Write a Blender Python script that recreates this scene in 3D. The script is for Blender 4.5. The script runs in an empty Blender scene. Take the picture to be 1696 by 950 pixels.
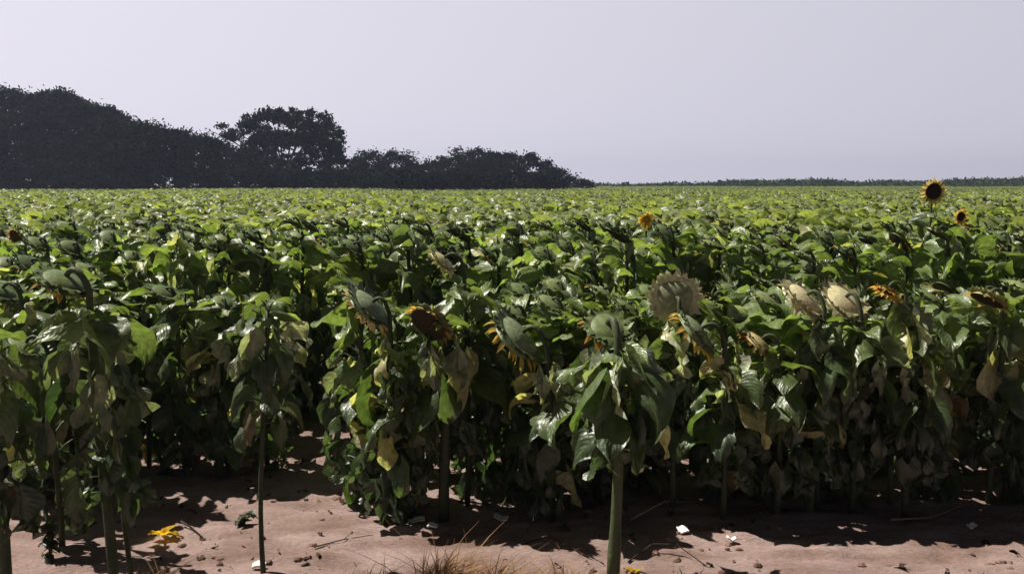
import bpy, math, random
import numpy as np
from mathutils import Vector, Matrix

R = math.radians
scene = bpy.context.scene
COL = scene.collection
PI = math.pi

# ------------------------------------------------------------------ camera
CAM_H = 2.3
PITCH = 6.6
cam_d = bpy.data.cameras.new('camera')
cam = bpy.data.objects.new('camera', cam_d)
COL.objects.link(cam)
cam.location = (0, 0, CAM_H)
cam.rotation_euler = (R(90 - PITCH), 0, 0)
cam_d.sensor_width = 36
cam_d.lens = 36 * 1469 / 1696
cam_d.clip_start = 0.05
cam_d.clip_end = 4000
scene.camera = cam

# ------------------------------------------------------------------ sky and sun
SUN_EL, SUN_AZ = 54.0, -70.0          # azimuth from +Y (view direction), negative = to the left
SUN_STRENGTH = 5.0
w = bpy.data.worlds.new('World')
scene.world = w
w.use_nodes = True
nt = w.node_tree
nt.nodes.clear()
def N(tree, t, **kw):
    n = tree.nodes.new(t)
    for k, v in kw.items():
        setattr(n, k, v)
    return n
sky = N(nt, 'ShaderNodeTexSky', sky_type='NISHITA')
sky.sun_disc = False
sky.sun_elevation = R(SUN_EL)
sky.sun_rotation = R(SUN_AZ)
sky.dust_density = 3.0
sky.air_density = 1.0
tc = N(nt, 'ShaderNodeTexCoord')
sep = N(nt, 'ShaderNodeSeparateXYZ')
nt.links.new(tc.outputs['Generated'], sep.inputs[0])
# hazy lower sky: brighter towards the sun's side (left), clearer overhead
mx = N(nt, 'ShaderNodeMapRange'); mx.inputs['From Min'].default_value = -0.5; mx.inputs['From Max'].default_value = 0.5
nt.links.new(sep.outputs['X'], mx.inputs['Value'])
hz = N(nt, 'ShaderNodeMix', data_type='RGBA')
SKY_S = 0.1
def sc(c, s): return (c[0] * s, c[1] * s, c[2] * s, 1)
hz.inputs[6].default_value = sc((0.80, 0.77, 0.87), 0.73 / SKY_S)
hz.inputs[7].default_value = sc((0.59, 0.58, 0.67), 0.73 / SKY_S)
nt.links.new(mx.outputs[0], hz.inputs[0])
mz = N(nt, 'ShaderNodeMapRange'); mz.inputs['From Min'].default_value = 0.2; mz.inputs['From Max'].default_value = 0.34
nt.links.new(sep.outputs['Z'], mz.inputs['Value'])
zs = N(nt, 'ShaderNodeMix', data_type='RGBA', blend_type='MULTIPLY'); zs.inputs[0].default_value = 1
zs.inputs[7].default_value = (0.22, 0.22, 0.22, 1)
nt.links.new(sky.outputs[0], zs.inputs[6])
fm = N(nt, 'ShaderNodeMix', data_type='RGBA')
nt.links.new(mz.outputs[0], fm.inputs[0])
nt.links.new(hz.outputs[2], fm.inputs[6])
nt.links.new(zs.outputs[2], fm.inputs[7])
# sky made dimmer behind the camera, out of view, to cut fill on shaded foliage
my = N(nt, 'ShaderNodeMapRange'); my.inputs['From Min'].default_value = -0.2; my.inputs['From Max'].default_value = 0.65
my.inputs['To Min'].default_value = 0.25; my.inputs['To Max'].default_value = 1.0
nt.links.new(sep.outputs['Y'], my.inputs['Value'])
fy = N(nt, 'ShaderNodeMix', data_type='RGBA', blend_type='MULTIPLY'); fy.inputs[0].default_value = 1
nt.links.new(fm.outputs[2], fy.inputs[6]); nt.links.new(my.outputs[0], fy.inputs[7])
bg = N(nt, 'ShaderNodeBackground'); bg.inputs['Strength'].default_value = SKY_S
nt.links.new(fy.outputs[2], bg.inputs['Color'])
wo = N(nt, 'ShaderNodeOutputWorld')
nt.links.new(bg.outputs[0], wo.inputs['Surface'])

sd = bpy.data.lights.new('sun', 'SUN')
sd.energy = SUN_STRENGTH
sd.angle = R(0.5)
sd.color = (1.0, 0.93, 0.82)
sun = bpy.data.objects.new('sun', sd)
COL.objects.link(sun)
sdir = Vector((math.sin(R(SUN_AZ)) * math.cos(R(SUN_EL)), math.cos(R(SUN_AZ)) * math.cos(R(SUN_EL)), math.sin(R(SUN_EL))))
sun.rotation_euler = sdir.to_track_quat('Z', 'Y').to_euler()
sun.location = sdir * 50

scene.view_settings.view_transform = 'Standard'
scene.view_settings.look = 'None'
scene.view_settings.gamma = 1
scene.view_settings.exposure = 0.5
scene.render.engine = 'CYCLES'
scene.cycles.max_bounces = 7
scene.cycles.diffuse_bounces = 3
scene.cycles.glossy_bounces = 2
scene.cycles.transmission_bounces = 4
scene.cycles.volume_bounces = 0
scene.cycles.use_denoising = True

# ------------------------------------------------------------------ helpers
def tag(o, label=None, cat=None, group=None, kind=None):
    if label: o['label'] = label
    if cat: o['category'] = cat
    if group: o['group'] = group
    if kind: o['kind'] = kind
    return o

def ray(px, py):
    """direction of a photo pixel (1696 x 950), used only to measure where things stand"""
    x = (px - 848) / 1469; y = -(py - 475) / 1469
    p = R(PITCH); c, s = math.cos(p), math.sin(p)
    return Vector((x, c + y * s, -s + y * c))
def ground(px, py):
    d = ray(px, py); t = CAM_H / -d.z
    return d.x * t, d.y * t
def at(px, py, Y):
    d = ray(px, py); t = Y / d.y
    return d.x * t, Y, CAM_H + d.z * t

def make_mat(name):
    m = bpy.data.materials.new(name); m.use_nodes = True
    t = m.node_tree; t.nodes.clear()
    out = N(t, 'ShaderNodeOutputMaterial')
    return m, t, out

def leaf_material(name, trans=0.36, rough=0.41, spec=0.9, veins=True, tcol=(2.15, 2.3, 1.0), under=0.08):
    m, t, out = make_mat(name)
    L = t.links.new
    at_ = N(t, 'ShaderNodeAttribute', attribute_name='col')
    oi = N(t, 'ShaderNodeObjectInfo')
    hsv = N(t, 'ShaderNodeHueSaturation')
    mr = N(t, 'ShaderNodeMapRange'); mr.inputs['To Min'].default_value = 0.72; mr.inputs['To Max'].default_value = 1.3
    L(oi.outputs['Random'], mr.inputs['Value']); L(mr.outputs[0], hsv.inputs['Value']); L(at_.outputs['Color'], hsv.inputs['Color'])
    no = N(t, 'ShaderNodeTexNoise'); no.inputs['Scale'].default_value = 22; no.inputs['Detail'].default_value = 4
    tco = N(t, 'ShaderNodeTexCoord'); L(tco.outputs['Object'], no.inputs['Vector'])
    r1 = N(t, 'ShaderNodeMapRange'); r1.inputs['From Min'].default_value = .3; r1.inputs['From Max'].default_value = .7
    r1.inputs['To Min'].default_value = .65; r1.inputs['To Max'].default_value = 1.35
    L(no.outputs[0], r1.inputs['Value'])
    mu = N(t, 'ShaderNodeMix', data_type='RGBA', blend_type='MULTIPLY'); mu.inputs[0].default_value = 1
    L(hsv.outputs[0], mu.inputs[6]); L(r1.outputs[0], mu.inputs[7])
    colour = mu.outputs[2]
    bump_in = no.outputs[0]
    if veins:
        uv = N(t, 'ShaderNodeUVMap', uv_map='UVMap'); sp = N(t, 'ShaderNodeSeparateXYZ'); L(uv.outputs[0], sp.inputs[0])
        a = N(t, 'ShaderNodeMath', operation='ABSOLUTE'); L(sp.outputs['X'], a.inputs[0])
        mid = N(t, 'ShaderNodeMapRange'); mid.inputs['From Min'].default_value = 0.03; mid.inputs['From Max'].default_value = 0.09
        mid.inputs['To Min'].default_value = 1; mid.inputs['To Max'].default_value = 0
        L(a.outputs[0], mid.inputs['Value'])
        k = N(t, 'ShaderNodeMath', operation='MULTIPLY_ADD'); L(a.outputs[0], k.inputs[0]); k.inputs[1].default_value = -0.55; L(sp.outputs['Y'], k.inputs[2])
        k2 = N(t, 'ShaderNodeMath', operation='MULTIPLY'); L(k.outputs[0], k2.inputs[0]); k2.inputs[1].default_value = 7
        fr = N(t, 'ShaderNodeMath', operation='FRACT'); L(k2.outputs[0], fr.inputs[0])
        pp = N(t, 'ShaderNodeMath', operation='PINGPONG'); L(fr.outputs[0], pp.inputs[0]); pp.inputs[1].default_value = 0.5
        sv = N(t, 'ShaderNodeMapRange'); sv.inputs['From Min'].default_value = 0.02; sv.inputs['From Max'].default_value = 0.09
        sv.inputs['To Min'].default_value = 0.6; sv.inputs['To Max'].default_value = 0
        L(pp.outputs[0], sv.inputs['Value'])
        vm = N(t, 'ShaderNodeMath', operation='MAXIMUM'); L(mid.outputs[0], vm.inputs[0]); L(sv.outputs[0], vm.inputs[1])
        vmul = N(t, 'ShaderNodeMath', operation='MULTIPLY'); L(vm.outputs[0], vmul.inputs[0]); vmul.inputs[1].default_value = 0.14
        vc = N(t, 'ShaderNodeMix', data_type='RGBA'); L(vmul.outputs[0], vc.inputs[0]); L(colour, vc.inputs[6]); vc.inputs[7].default_value = (.16, .22, .08, 1)
        colour = vc.outputs[2]
        bs = N(t, 'ShaderNodeMath', operation='MULTIPLY_ADD'); L(pp.outputs[0], bs.inputs[0]); bs.inputs[1].default_value = .45; L(no.outputs[0], bs.inputs[2])
        bump_in = bs.outputs[0]
    # paler underside
    geo = N(t, 'ShaderNodeNewGeometry')
    um = N(t, 'ShaderNodeMath', operation='MULTIPLY'); L(geo.outputs['Backfacing'], um.inputs[0]); um.inputs[1].default_value = under
    uc = N(t, 'ShaderNodeMix', data_type='RGBA'); L(um.outputs[0], uc.inputs[0]); L(colour, uc.inputs[6]); uc.inputs[7].default_value = (.2, .26, .15, 1)
    colour = uc.outputs[2]
    bu = N(t, 'ShaderNodeBump'); bu.inputs['Strength'].default_value = 0.5; bu.inputs['Distance'].default_value = 0.012
    L(bump_in, bu.inputs['Height'])
    p = N(t, 'ShaderNodeBsdfPrincipled'); p.inputs['Roughness'].default_value = rough
    p.inputs['Specular IOR Level'].default_value = spec
    L(colour, p.inputs['Base Color']); L(bu.outputs[0], p.inputs['Normal'])
    tr = N(t, 'ShaderNodeBsdfTranslucent')
    tm = N(t, 'ShaderNodeMix', data_type='RGBA', blend_type='MULTIPLY'); tm.inputs[0].default_value = 1; tm.clamp_result = False
    L(colour, tm.inputs[6]); tm.inputs[7].default_value = (*tcol, 1)
    L(tm.outputs[2], tr.inputs['Color']); L(bu.outputs[0], tr.inputs['Normal'])
    ms = N(t, 'ShaderNodeMixShader'); ms.inputs[0].default_value = trans
    L(p.outputs[0], ms.inputs[1]); L(tr.outputs[0], ms.inputs[2]); L(ms.outputs[0], out.inputs['Surface'])
    return m

def attr_material(name, rough=0.6, spec=0.3, nscale=30, namt=.35, bump=.4, dist=.004, trans=0.0):
    m, t, out = make_mat(name)
    L = t.links.new
    at_ = N(t, 'ShaderNodeAttribute', attribute_name='col')
    no = N(t, 'ShaderNodeTexNoise'); no.inputs['Scale'].default_value = nscale; no.inputs['Detail'].default_value = 5
    tco = N(t, 'ShaderNodeTexCoord'); L(tco.outputs['Object'], no.inputs['Vector'])
    r1 = N(t, 'ShaderNodeMapRange'); r1.inputs['From Min'].default_value = .3; r1.inputs['From Max'].default_value = .7
    r1.inputs['To Min'].default_value = 1 - namt; r1.inputs['To Max'].default_value = 1 + namt
    L(no.outputs[0], r1.inputs['Value'])
    mu = N(t, 'ShaderNodeMix', data_type='RGBA', blend_type='MULTIPLY'); mu.inputs[0].default_value = 1
    L(at_.outputs['Color'], mu.inputs[6]); L(r1.outputs[0], mu.inputs[7])
    bu = N(t, 'ShaderNodeBump'); bu.inputs['Strength'].default_value = bump; bu.inputs['Distance'].default_value = dist
    L(no.outputs[0], bu.inputs['Height'])
    p = N(t, 'ShaderNodeBsdfPrincipled'); p.inputs['Roughness'].default_value = rough; p.inputs['Specular IOR Level'].default_value = spec
    L(mu.outputs[2], p.inputs['Base Color']); L(bu.outputs[0], p.inputs['Normal'])
    if trans > 0:
        tr = N(t, 'ShaderNodeBsdfTranslucent'); L(mu.outputs[2], tr.inputs['Color'])
        ms = N(t, 'ShaderNodeMixShader'); ms.inputs[0].default_value = trans
        L(p.outputs[0], ms.inputs[1]); L(tr.outputs[0], ms.inputs[2]); L(ms.outputs[0], out.inputs['Surface'])
    else:
        L(p.outputs[0], out.inputs['Surface'])
    return m

M_LEAF = leaf_material('sunflower_leaf')
M_STEM = attr_material('sunflower_stem', .6, .3, 40, .3)
M_HEAD = attr_material('flower_head_green', .5, .4, 35, .3, .6)
M_PETAL = attr_material('petal', .6, .2, 30, .15, .3, .003, .65)
M_SEED = attr_material('seed_disc', .8, .2, 220, .6, 1.0, .006)
M_TREELEAF = leaf_material('tree_leaf', .08, .9, .05, False, (1.0, 1.2, .8), 0.0)
M_BARK = attr_material('bark', .9, .1, 6, .4, .8, .03)
M_LITTER = attr_material('dry_litter', .85, .15, 25, .35, .5, .005)
M_DRYGRASS = attr_material('dry_grass', .7, .2, 8, .3, .2, .002, .3)
M_WHITE = attr_material('white_scrap', .5, .4, 20, .1)

class MB:
    """collects quads / polygons with a base colour per face, then links ONE mesh"""
    def __init__(s):
        s.v = []; s.f = []; s.c = []; s.uv = []; s.n = 0
    def add(s, verts, faces, col, uvs=None):
        """verts (n,3) array; faces list of tuples; col one colour; uvs per vertex"""
        b = s.n
        s.v.append(np.asarray(verts, float)); s.n += len(verts)
        for f in faces:
            s.f.append(tuple(i + b for i in f)); s.c.append(col)
        s.uv.append(np.asarray(uvs, float) if uvs is not None else np.full((len(verts), 2), 0.5))
    def mesh(s, name, mat, smooth=True):
        me = bpy.data.meshes.new(name)
        V = np.concatenate(s.v); U = np.concatenate(s.uv)
        me.from_pydata(V.tolist(), [], s.f)
        ca = me.color_attributes.new('col', 'FLOAT_COLOR', 'CORNER')
        tot = np.array([len(f) for f in s.f])
        C = np.repeat(np.c_[np.array(s.c), np.ones(len(s.c))], tot, axis=0)
        ca.data.foreach_set('color', C.ravel())
        vi = np.empty(len(me.loops), int); me.loops.foreach_get('vertex_index', vi)
        ul = me.uv_layers.new(name='UVMap'); ul.data.foreach_set('uv', U[vi].ravel())
        me.materials.append(mat)
        if smooth:
            me.polygons.foreach_set('use_smooth', np.ones(len(me.polygons), bool))
        me.update()
        return me

def link(name, me, parent=None):
    o = bpy.data.objects.new(name, me); COL.objects.link(o)
    if parent is not None: o.parent = parent
    return o

def tube(mb, pts, rad, col, sides=6, cap=True):
    pts = np.asarray(pts, float); n = len(pts)
    rad = np.broadcast_to(np.asarray(rad, float), (n,))
    T = np.gradient(pts, axis=0); T /= np.linalg.norm(T, axis=1)[:, None] + 1e-9
    ref = np.array([0.0, 1.0, 0.05]); V = []
    for i in range(n):
        a = np.cross(T[i], ref); 
        if np.linalg.norm(a) < .1: a = np.cross(T[i], [1, 0, 0])
        a /= np.linalg.norm(a); b = np.cross(T[i], a)
        for k in range(sides):
            th = 2 * PI * k / sides
            V.append(pts[i] + rad[i] * (a * math.cos(th) + b * math.sin(th)))
    F = []
    for i in range(n - 1):
        for k in range(sides):
            k2 = (k + 1) % sides
            F.append((i * sides + k, i * sides + k2, (i + 1) * sides + k2, (i + 1) * sides + k))
    if cap:
        F.append(tuple(range(sides - 1, -1, -1))); F.append(tuple((n - 1) * sides + k for k in range(sides)))
    mb.add(V, F, col)

PT = np.array([0, .06, .16, .3, .48, .66, .84, 1.0]); PW = np.array([.5, .86, 1.0, .98, .82, .56, .26, .0])
def leaf(mb, o, az, L, W, pitch, curl, fold, rng, col, nr=7, nc=6, roll=0.0, ripple=.08):
    """one heart-shaped leaf: o = where the petiole meets it"""
    t = np.linspace(0, 1, nr + 1)
    p = pitch - curl * t ** 1.2
    ds = L / nr
    r = np.concatenate([[0], np.cumsum(np.cos(p[:-1]) * ds)]); z = np.concatenate([[0], np.cumsum(np.sin(p[:-1]) * ds)])
    h = np.interp(t, PT, PW) * W / 2
    s = np.linspace(-1, 1, nc + 1)
    ca, sa = math.cos(az), math.sin(az)
    ph1, ph2 = rng.uniform(0, 6.28, 2); f1 = rng.uniform(5, 9)
    S, Tt = np.meshgrid(s, t)
    H = h[:, None]; A = np.abs(S)
    side = S * H * math.cos(fold)
    wave = ripple * L * np.sin(f1 * Tt + ph1 + S * 1.7) * A ** 1.5 + 0.03 * L * np.sin(9 * S + ph2 + 5 * Tt)
    nrm = A ** 1.3 * H * math.sin(fold) + wave
    back = -0.30 * L * A ** 1.6 * (1 - Tt) ** 3
    jit = 1 + rng.uniform(-.13, .13, S.shape) * (A > .9)
    side = side * jit
    cp, sp_ = np.cos(p)[:, None], np.sin(p)[:, None]
    # direction, side and normal vectors
    D = (cp * ca, cp * sa, sp_)
    N0 = (-sp_ * ca, -sp_ * sa, cp)
    S0 = (-sa, ca, 0.0)
    cr, sr = math.cos(roll), math.sin(roll)
    P = []
    cen = (o[0] + r[:, None] * ca, o[1] + r[:, None] * sa, o[2] + z[:, None])
    for k in range(3):
        sv = S0[k] * cr + N0[k] * sr; nv = N0[k] * cr - S0[k] * sr
        P.append(cen[k] + D[k] * back + sv * side + nv * nrm)
    V = np.stack(P, -1).reshape(-1, 3)
    F = []; w_ = nc + 1
    for i in range(nr):
        for j in range(nc):
            a = i * w_ + j
            F.append((a, a + 1, a + w_ + 1, a + w_))
    mb.add(V, F, col, np.stack([S, Tt], -1).reshape(-1, 2))

def mixc(a, b, t): return tuple(a[i] * (1 - t) + b[i] * t for i in range(3))
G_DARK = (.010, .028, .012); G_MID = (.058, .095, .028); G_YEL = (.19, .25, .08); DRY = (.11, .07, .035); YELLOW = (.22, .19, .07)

def frame_from(n):
    n = Vector(n).normalized()
    u = n.cross(Vector((0, 0, 1)))
    if u.length < .1: u = Vector((1, 0, 0))
    u.normalize(); v = n.cross(u)
    return np.array(n), np.array(u), np.array(v)

def head_meshes(c, n, Rr, rng, petal=.9, plen=.07, back=(.10, .14, .05), pcol=(.75, .5, .08), droopy=.5, lod=0, seedcol=(.035, .022, .012), bract=None):
    """c = centre of the seed face, n = where it faces. returns (head, disc, petals) builders"""
    n, u, v = frame_from(n); c = np.array(c, float)
    hb, db, pb = MB(), MB(), MB()
    ns = 20 if lod == 0 else 10
    prof = [(.22, -.42), (.5, -.36), (.8, -.26), (1.0, -.1), (1.03, 0.0)]
    V = []
    wob = 1 + .06 * np.sin(np.arange(ns) * 3 * 2 * PI / ns + rng.uniform(0, 6))
    for rr, hh in prof:
        for k in range(ns):
            th = 2 * PI * k / ns
            V.append(c + Rr * (rr * wob[k] * (math.cos(th) * u + math.sin(th) * v) + hh * n))
    F = [tuple(range(ns))]
    for i in range(len(prof) - 1):
        for k in range(ns):
            k2 = (k + 1) % ns
            F.append((i * ns + k, (i + 1) * ns + k, (i + 1) * ns + k2, i * ns + k2))
    hb.add(V, F, back)
    nb = 22 if lod == 0 else 10
    for ring in range(2 if lod == 0 else 1):
        bf = rng.uniform(.8, 1.15)
        for k in range(nb):
            th = 2 * PI * (k + .5 * ring) / nb + rng.uniform(-.1, .1)
            e = math.cos(th) * u + math.sin(th) * v; g = -math.sin(th) * u + math.cos(th) * v
            l = Rr * rng.uniform(.35, .6); bw = Rr * .17; cu = rng.uniform(-.6, .35)
            b0 = c + Rr * ((.93 - .15 * ring) * e + (-.16 - .075 * ring) * n)
            m1 = b0 + l * .5 * (e + .1 * cu * n) ; tp = b0 + l * (e * .85 + cu * n)
            hb.add([b0 - g * bw, b0 + g * bw, m1 + g * bw * .8, tp, m1 - g * bw * .8], [(0, 1, 2, 4), (4, 2, 3)], tuple(q * bf for q in mixc(back, bract or (.07, .11, .025), .5 if not bract else .85)))
    # seed face: shallow dome
    rings = [(.02, .16), (.35, .14), (.65, .08), (.88, .02), (1.0, -.03)]
    V = []
    for rr, hh in rings:
        for k in range(ns):
            th = 2 * PI * k / ns
            V.append(c + Rr * (rr * (math.cos(th) * u + math.sin(th) * v) + (hh + .01) * n))
    F = [tuple(range(ns - 1, -1, -1))]
    for i in range(4):
        for k in range(ns):
            k2 = (k + 1) % ns
            F.append((i * ns + k, i * ns + k2, (i + 1) * ns + k2, (i + 1) * ns + k))
    db.add(V, F, seedcol)
    if petal > 0:                      # the ring the petals grow from
        tube(pb, [c + Rr * .95 * (math.cos(a_) * u + math.sin(a_) * v) - .04 * Rr * n for a_ in np.linspace(0, 2 * PI, ns + 1)], .006, mixc(pcol, back, .6), 4)
    npet = int((30 if lod == 0 else 14) * petal)
    for k in range(npet):
        th = 2 * PI * k / max(npet, 1) + rng.uniform(-.12, .12)
        if petal < .8: th = rng.uniform(0, 2 * PI)
        e = math.cos(th) * u + math.sin(th) * v; g = -math.sin(th) * u + math.cos(th) * v
        l = plen * rng.uniform(.7, 1.15); bw = plen * rng.uniform(.16, .26); cu = rng.uniform(-.2, .9) * droopy
        dz = np.array([0, 0, -1.0]) * droopy * .7
        b0 = c + Rr * .93 * e
        pts = [b0]
        for q in (.33, .66, 1.0):
            pts.append(b0 + l * (q * e + cu * q * q * n + dz * q * q))
        ws = [.5, 1.0, .85, .08]; V = []; tw = rng.uniform(-.4, .4)
        for q, pp_ in enumerate(pts):
            gg = g * math.cos(tw * q) + n * math.sin(tw * q)
            V += [pp_ - gg * bw * ws[q], pp_ + n * bw * .25 * ws[q], pp_ + gg * bw * ws[q]]
        F = []
        for q in range(3):
            a = q * 3; F += [(a, a + 1, a + 4, a + 3), (a + 1, a + 2, a + 5, a + 4)]
        pb.add(V, F, mixc(pcol, (.85, .66, .25), rng.uniform(0, .6)))
    return hb, db, pb

def plant_meshes(seed, H=1.6, lean=0.0, head_az=160, tilt=50, Rr=.115, nleaf=28, lscale=1.0, rad=.02, petal=.3, plen=.06, back=None,
                 pcol=(.62, .36, .03), low=.22, lod=0, neck=.22, pale=0.0, droopy=.5, dry=.03, wilt=.22, hi=.94, cover=0.0, has_head=True, sparse_low=0.0, seedcol=(.035, .022, .012), bract=None):
    rng = np.random.default_rng(seed)
    ha = R(head_az + rng.uniform(-8, 8))
    hd = np.array([math.cos(ha), math.sin(ha), 0])
    la = rng.uniform(0, 6.28) if lean == 0 else (0 if lean > 0 else PI)
    ln = abs(lean) if lean else rng.uniform(0, .05)
    def stem_pt(z):
        f = z / H
        return np.array([math.cos(la) * ln * f * f + .012 * math.sin(5 * f + seed), math.sin(la) * ln * f * f + .012 * math.cos(4 * f + seed), z])
    st = MB()
    zs = np.linspace(-.03, H - neck * .45, 9)
    P = [stem_pt(z) for z in zs]
    top = P[-1]; tr_ = R(tilt)
    nrm = hd * math.cos(tr_) + np.array([0, 0, -math.sin(tr_)])
    # goose neck: from the stem's top over to the back of the head
    c = top + hd * neck * .75 + np.array([0, 0, neck * (.45 - .35 * math.sin(tr_))])
    if tilt < 10: c = top + hd * neck * .25 + np.array([0, 0, neck * .55])
    bk = c - nrm * Rr * .42
    p1 = top + np.array([0, 0, neck * .36]) + hd * neck * .1; p2 = bk - nrm * neck * .45
    if tilt < 10: p1 = top + np.array([0, 0, neck * .3]); p2 = bk - nrm * neck * .15 - np.array([0, 0, neck * .1])
    for q in np.linspace(.15, 1, 7):
        P.append((1 - q) ** 3 * top + 3 * (1 - q) ** 2 * q * p1 + 3 * (1 - q) * q * q * p2 + q ** 3 * bk)
    rr = np.concatenate([np.linspace(rad * 1.2, rad * .8, 9) * rng.uniform(.9, 1.1, 9), np.linspace(rad * .72, rad * .6, 7)])
    scol = mixc((.035, .05, .022), (.065, .085, .038), rng.random())
    if not has_head: P = P[:9]; rr = rr[:9]
    tube(st, P, rr, scol, 8 if lod == 0 else 4)
    fo = MB()
    nr, nc = ((9, 8) if lod == 0 else (4, 4))
    off = rng.uniform(0, 6.28)
    for i in range(nleaf):
        f = (i + .5) / nleaf
        z = H * (low + (hi - low) * f) - .02
        if rng.random() < sparse_low * (1 - f) * 1.6: continue
        az = off + i * 2.39996 + rng.uniform(-.35, .35)
        size = np.interp(f, [0, .25, .6, .85, 1], [.19, .24, .27, .22, .14]) * rng.uniform(.85, 1.18) * lscale
        pl = np.interp(f, [0, .4, .8, 1], [.10, .2, .16, .06]) * rng.uniform(.8, 1.2) * (lscale * .5 + .5)
        up = R(np.interp(f, [0, .5, 1], [0, 32, 50]) + rng.uniform(-12, 12))
        b = stem_pt(min(z, H - neck * .45))
        e = np.array([math.cos(az), math.sin(az), 0])
        q = np.linspace(0, 1, 4)[:, None]
        end = b + pl * (e * math.cos(up) + np.array([0, 0, math.sin(up)]))
        sag = np.array([0, 0, pl * .22])
        pp_ = b + (end - b) * q + sag * (4 * q * (1 - q)) * .6
        tube(fo, pp_, np.linspace(.006, .004, 4), mixc(scol, (.2, .24, .1), .3), 4, False)
        # droop: hanging like shingles, top ones more level
        pitch = R(np.interp(f, [0, .5, .85, 1], [-62, -42, -20, 12]) + rng.normal(0, 20))
        curl = R(np.interp(f, [0, .5, 1], [45, 65, 60]) * rng.uniform(.4, 1.9))
        fold = R(rng.uniform(-50, 32))
        k = rng.random()
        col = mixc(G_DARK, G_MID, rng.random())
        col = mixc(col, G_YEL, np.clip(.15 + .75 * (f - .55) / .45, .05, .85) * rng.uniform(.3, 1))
        if k < dry or (f < .2 and k < .2): col = mixc(DRY, YELLOW, rng.random() * .7)
        if rng.random() < pale: col = (.40, .38, .2)  # pale accent leaves: sunlit highlight put into the leaf colour
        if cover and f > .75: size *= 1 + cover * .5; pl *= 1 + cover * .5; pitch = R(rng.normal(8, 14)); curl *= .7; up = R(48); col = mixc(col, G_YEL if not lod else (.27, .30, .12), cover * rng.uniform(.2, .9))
        if rng.random() < wilt * (1.7 if f < .4 else (.8 if f < .85 else .35)):      # shrivelled limp leaves; upper ones painted pale as sunlit highlights, lower ones dark as shade
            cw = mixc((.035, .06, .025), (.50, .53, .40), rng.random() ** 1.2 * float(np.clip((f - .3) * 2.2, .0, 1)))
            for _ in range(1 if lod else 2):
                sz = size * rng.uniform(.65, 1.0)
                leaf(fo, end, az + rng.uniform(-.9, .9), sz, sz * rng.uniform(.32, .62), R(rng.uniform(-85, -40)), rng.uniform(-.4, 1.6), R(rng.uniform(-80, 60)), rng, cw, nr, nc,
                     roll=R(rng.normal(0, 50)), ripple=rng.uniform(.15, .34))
            continue
        if f < .3 and rng.random() < .15: continue          # a bare leaf stalk
        leaf(fo, end, az + rng.uniform(-.2, .2), size, size * rng.uniform(.6, .96), pitch, curl, fold, rng, col, nr, nc, roll=R(rng.normal(0, 34)),
             ripple=rng.uniform(.06, .2))
    if not has_head: return st, fo, None
    bc = back or mixc((.09, .13, .045), (.2, .24, .1), rng.random())
    hm = head_meshes(c, nrm, Rr, rng, petal, plen, bc, pcol, droopy, lod, seedcol, bract)
    return st, fo, hm

GROUP = 'sunflowers planted in rows across the field'
def build_sunflower(loc, label, name='sunflower', rz=0.0, **kw):
    st, fo, hm = plant_meshes(**kw)
    root = bpy.data.objects.new(name, None); COL.objects.link(root)
    root.location = loc; root.rotation_euler = (0, 0, rz); root.empty_display_size = .1
    tag(root, label, 'sunflower', GROUP)
    link('stem', st.mesh('stem', M_STEM), root)
    link('foliage', fo.mesh('foliage', M_LEAF), root)
    if hm:
        h = link('flower_head', hm[0].mesh('flower_head', M_HEAD), root)
        link('seed_disc', hm[1].mesh('seed_disc', M_SEED), h)
        if hm[2].f: link('petals', hm[2].mesh('petals', M_PETAL), h)
    return root

def dup(root, loc, rz, sc_, frz, label):
    r = root.copy(); COL.objects.link(r); r.location = loc; r.rotation_euler = (0, 0, rz); r.scale = sc_
    r['label'] = label
    for ch in list(root.children):
        c = ch.copy(); COL.objects.link(c); c.parent = r
        if ch.name.split('.')[0] == 'foliage': c.rotation_euler = (0, 0, frz)
        for g in list(ch.children):
            d = g.copy(); COL.objects.link(d); d.parent = c
    return r

# ------------------------------------------------------------------ ground
rs = np.random.default_rng(5)
PERM = rs.random((256, 256))
def vnoise(x, y):
    xi = np.floor(x).astype(int); yi = np.floor(y).astype(int); fx = x - xi; fy = y - yi
    fx = fx * fx * (3 - 2 * fx); fy = fy * fy * (3 - 2 * fy)
    g = lambda a, b: PERM[a % 256, b % 256]
    return (g(xi, yi) * (1 - fx) + g(xi + 1, yi) * fx) * (1 - fy) + (g(xi, yi + 1) * (1 - fx) + g(xi + 1, yi + 1) * fx) * fy - .5
def hgt(x, y):
    x = np.asarray(x, float); y = np.asarray(y, float)
    z = .03 * vnoise(x * .9, y * 1.7) + .04 * vnoise(x * 2.2 + 9, y * 8 + 3) + .03 * vnoise(x * 9, y * 21) + .012 * vnoise(x * 27, y * 33)
    fade = np.clip((16 - np.hypot(x, y - 6)) / 5, 0, 1)
    return z * fade
def axis(c, half, step, far, n):
    a = np.arange(c - half, c + half, step)
    lo = c - half - np.geomspace(step, far, n)[::-1]; hi = c + half + np.geomspace(step, far, n)
    return np.concatenate([lo, a, hi])
xs = axis(0, 6.5, .05, 640, 24); ys = axis(7.4, 4.2, .035, 640, 24)
X, Y = np.meshgrid(xs, ys); Z = hgt(X, Y)
nx, ny = len(xs), len(ys)
gm = bpy.data.meshes.new('ground')
idx = np.arange(nx * ny).reshape(ny, nx)
F = np.stack([idx[:-1, :-1], idx[:-1, 1:], idx[1:, 1:], idx[1:, :-1]], -1).reshape(-1, 4)
gm.from_pydata(np.stack([X, Y, Z], -1).reshape(-1, 3).tolist(), [], F.tolist())
gm.polygons.foreach_set('use_smooth', np.ones(len(gm.polygons), bool))
m, t, out = make_mat('dry_pinkish_soil'); L = t.links.new
tco = N(t, 'ShaderNodeTexCoord')
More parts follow.
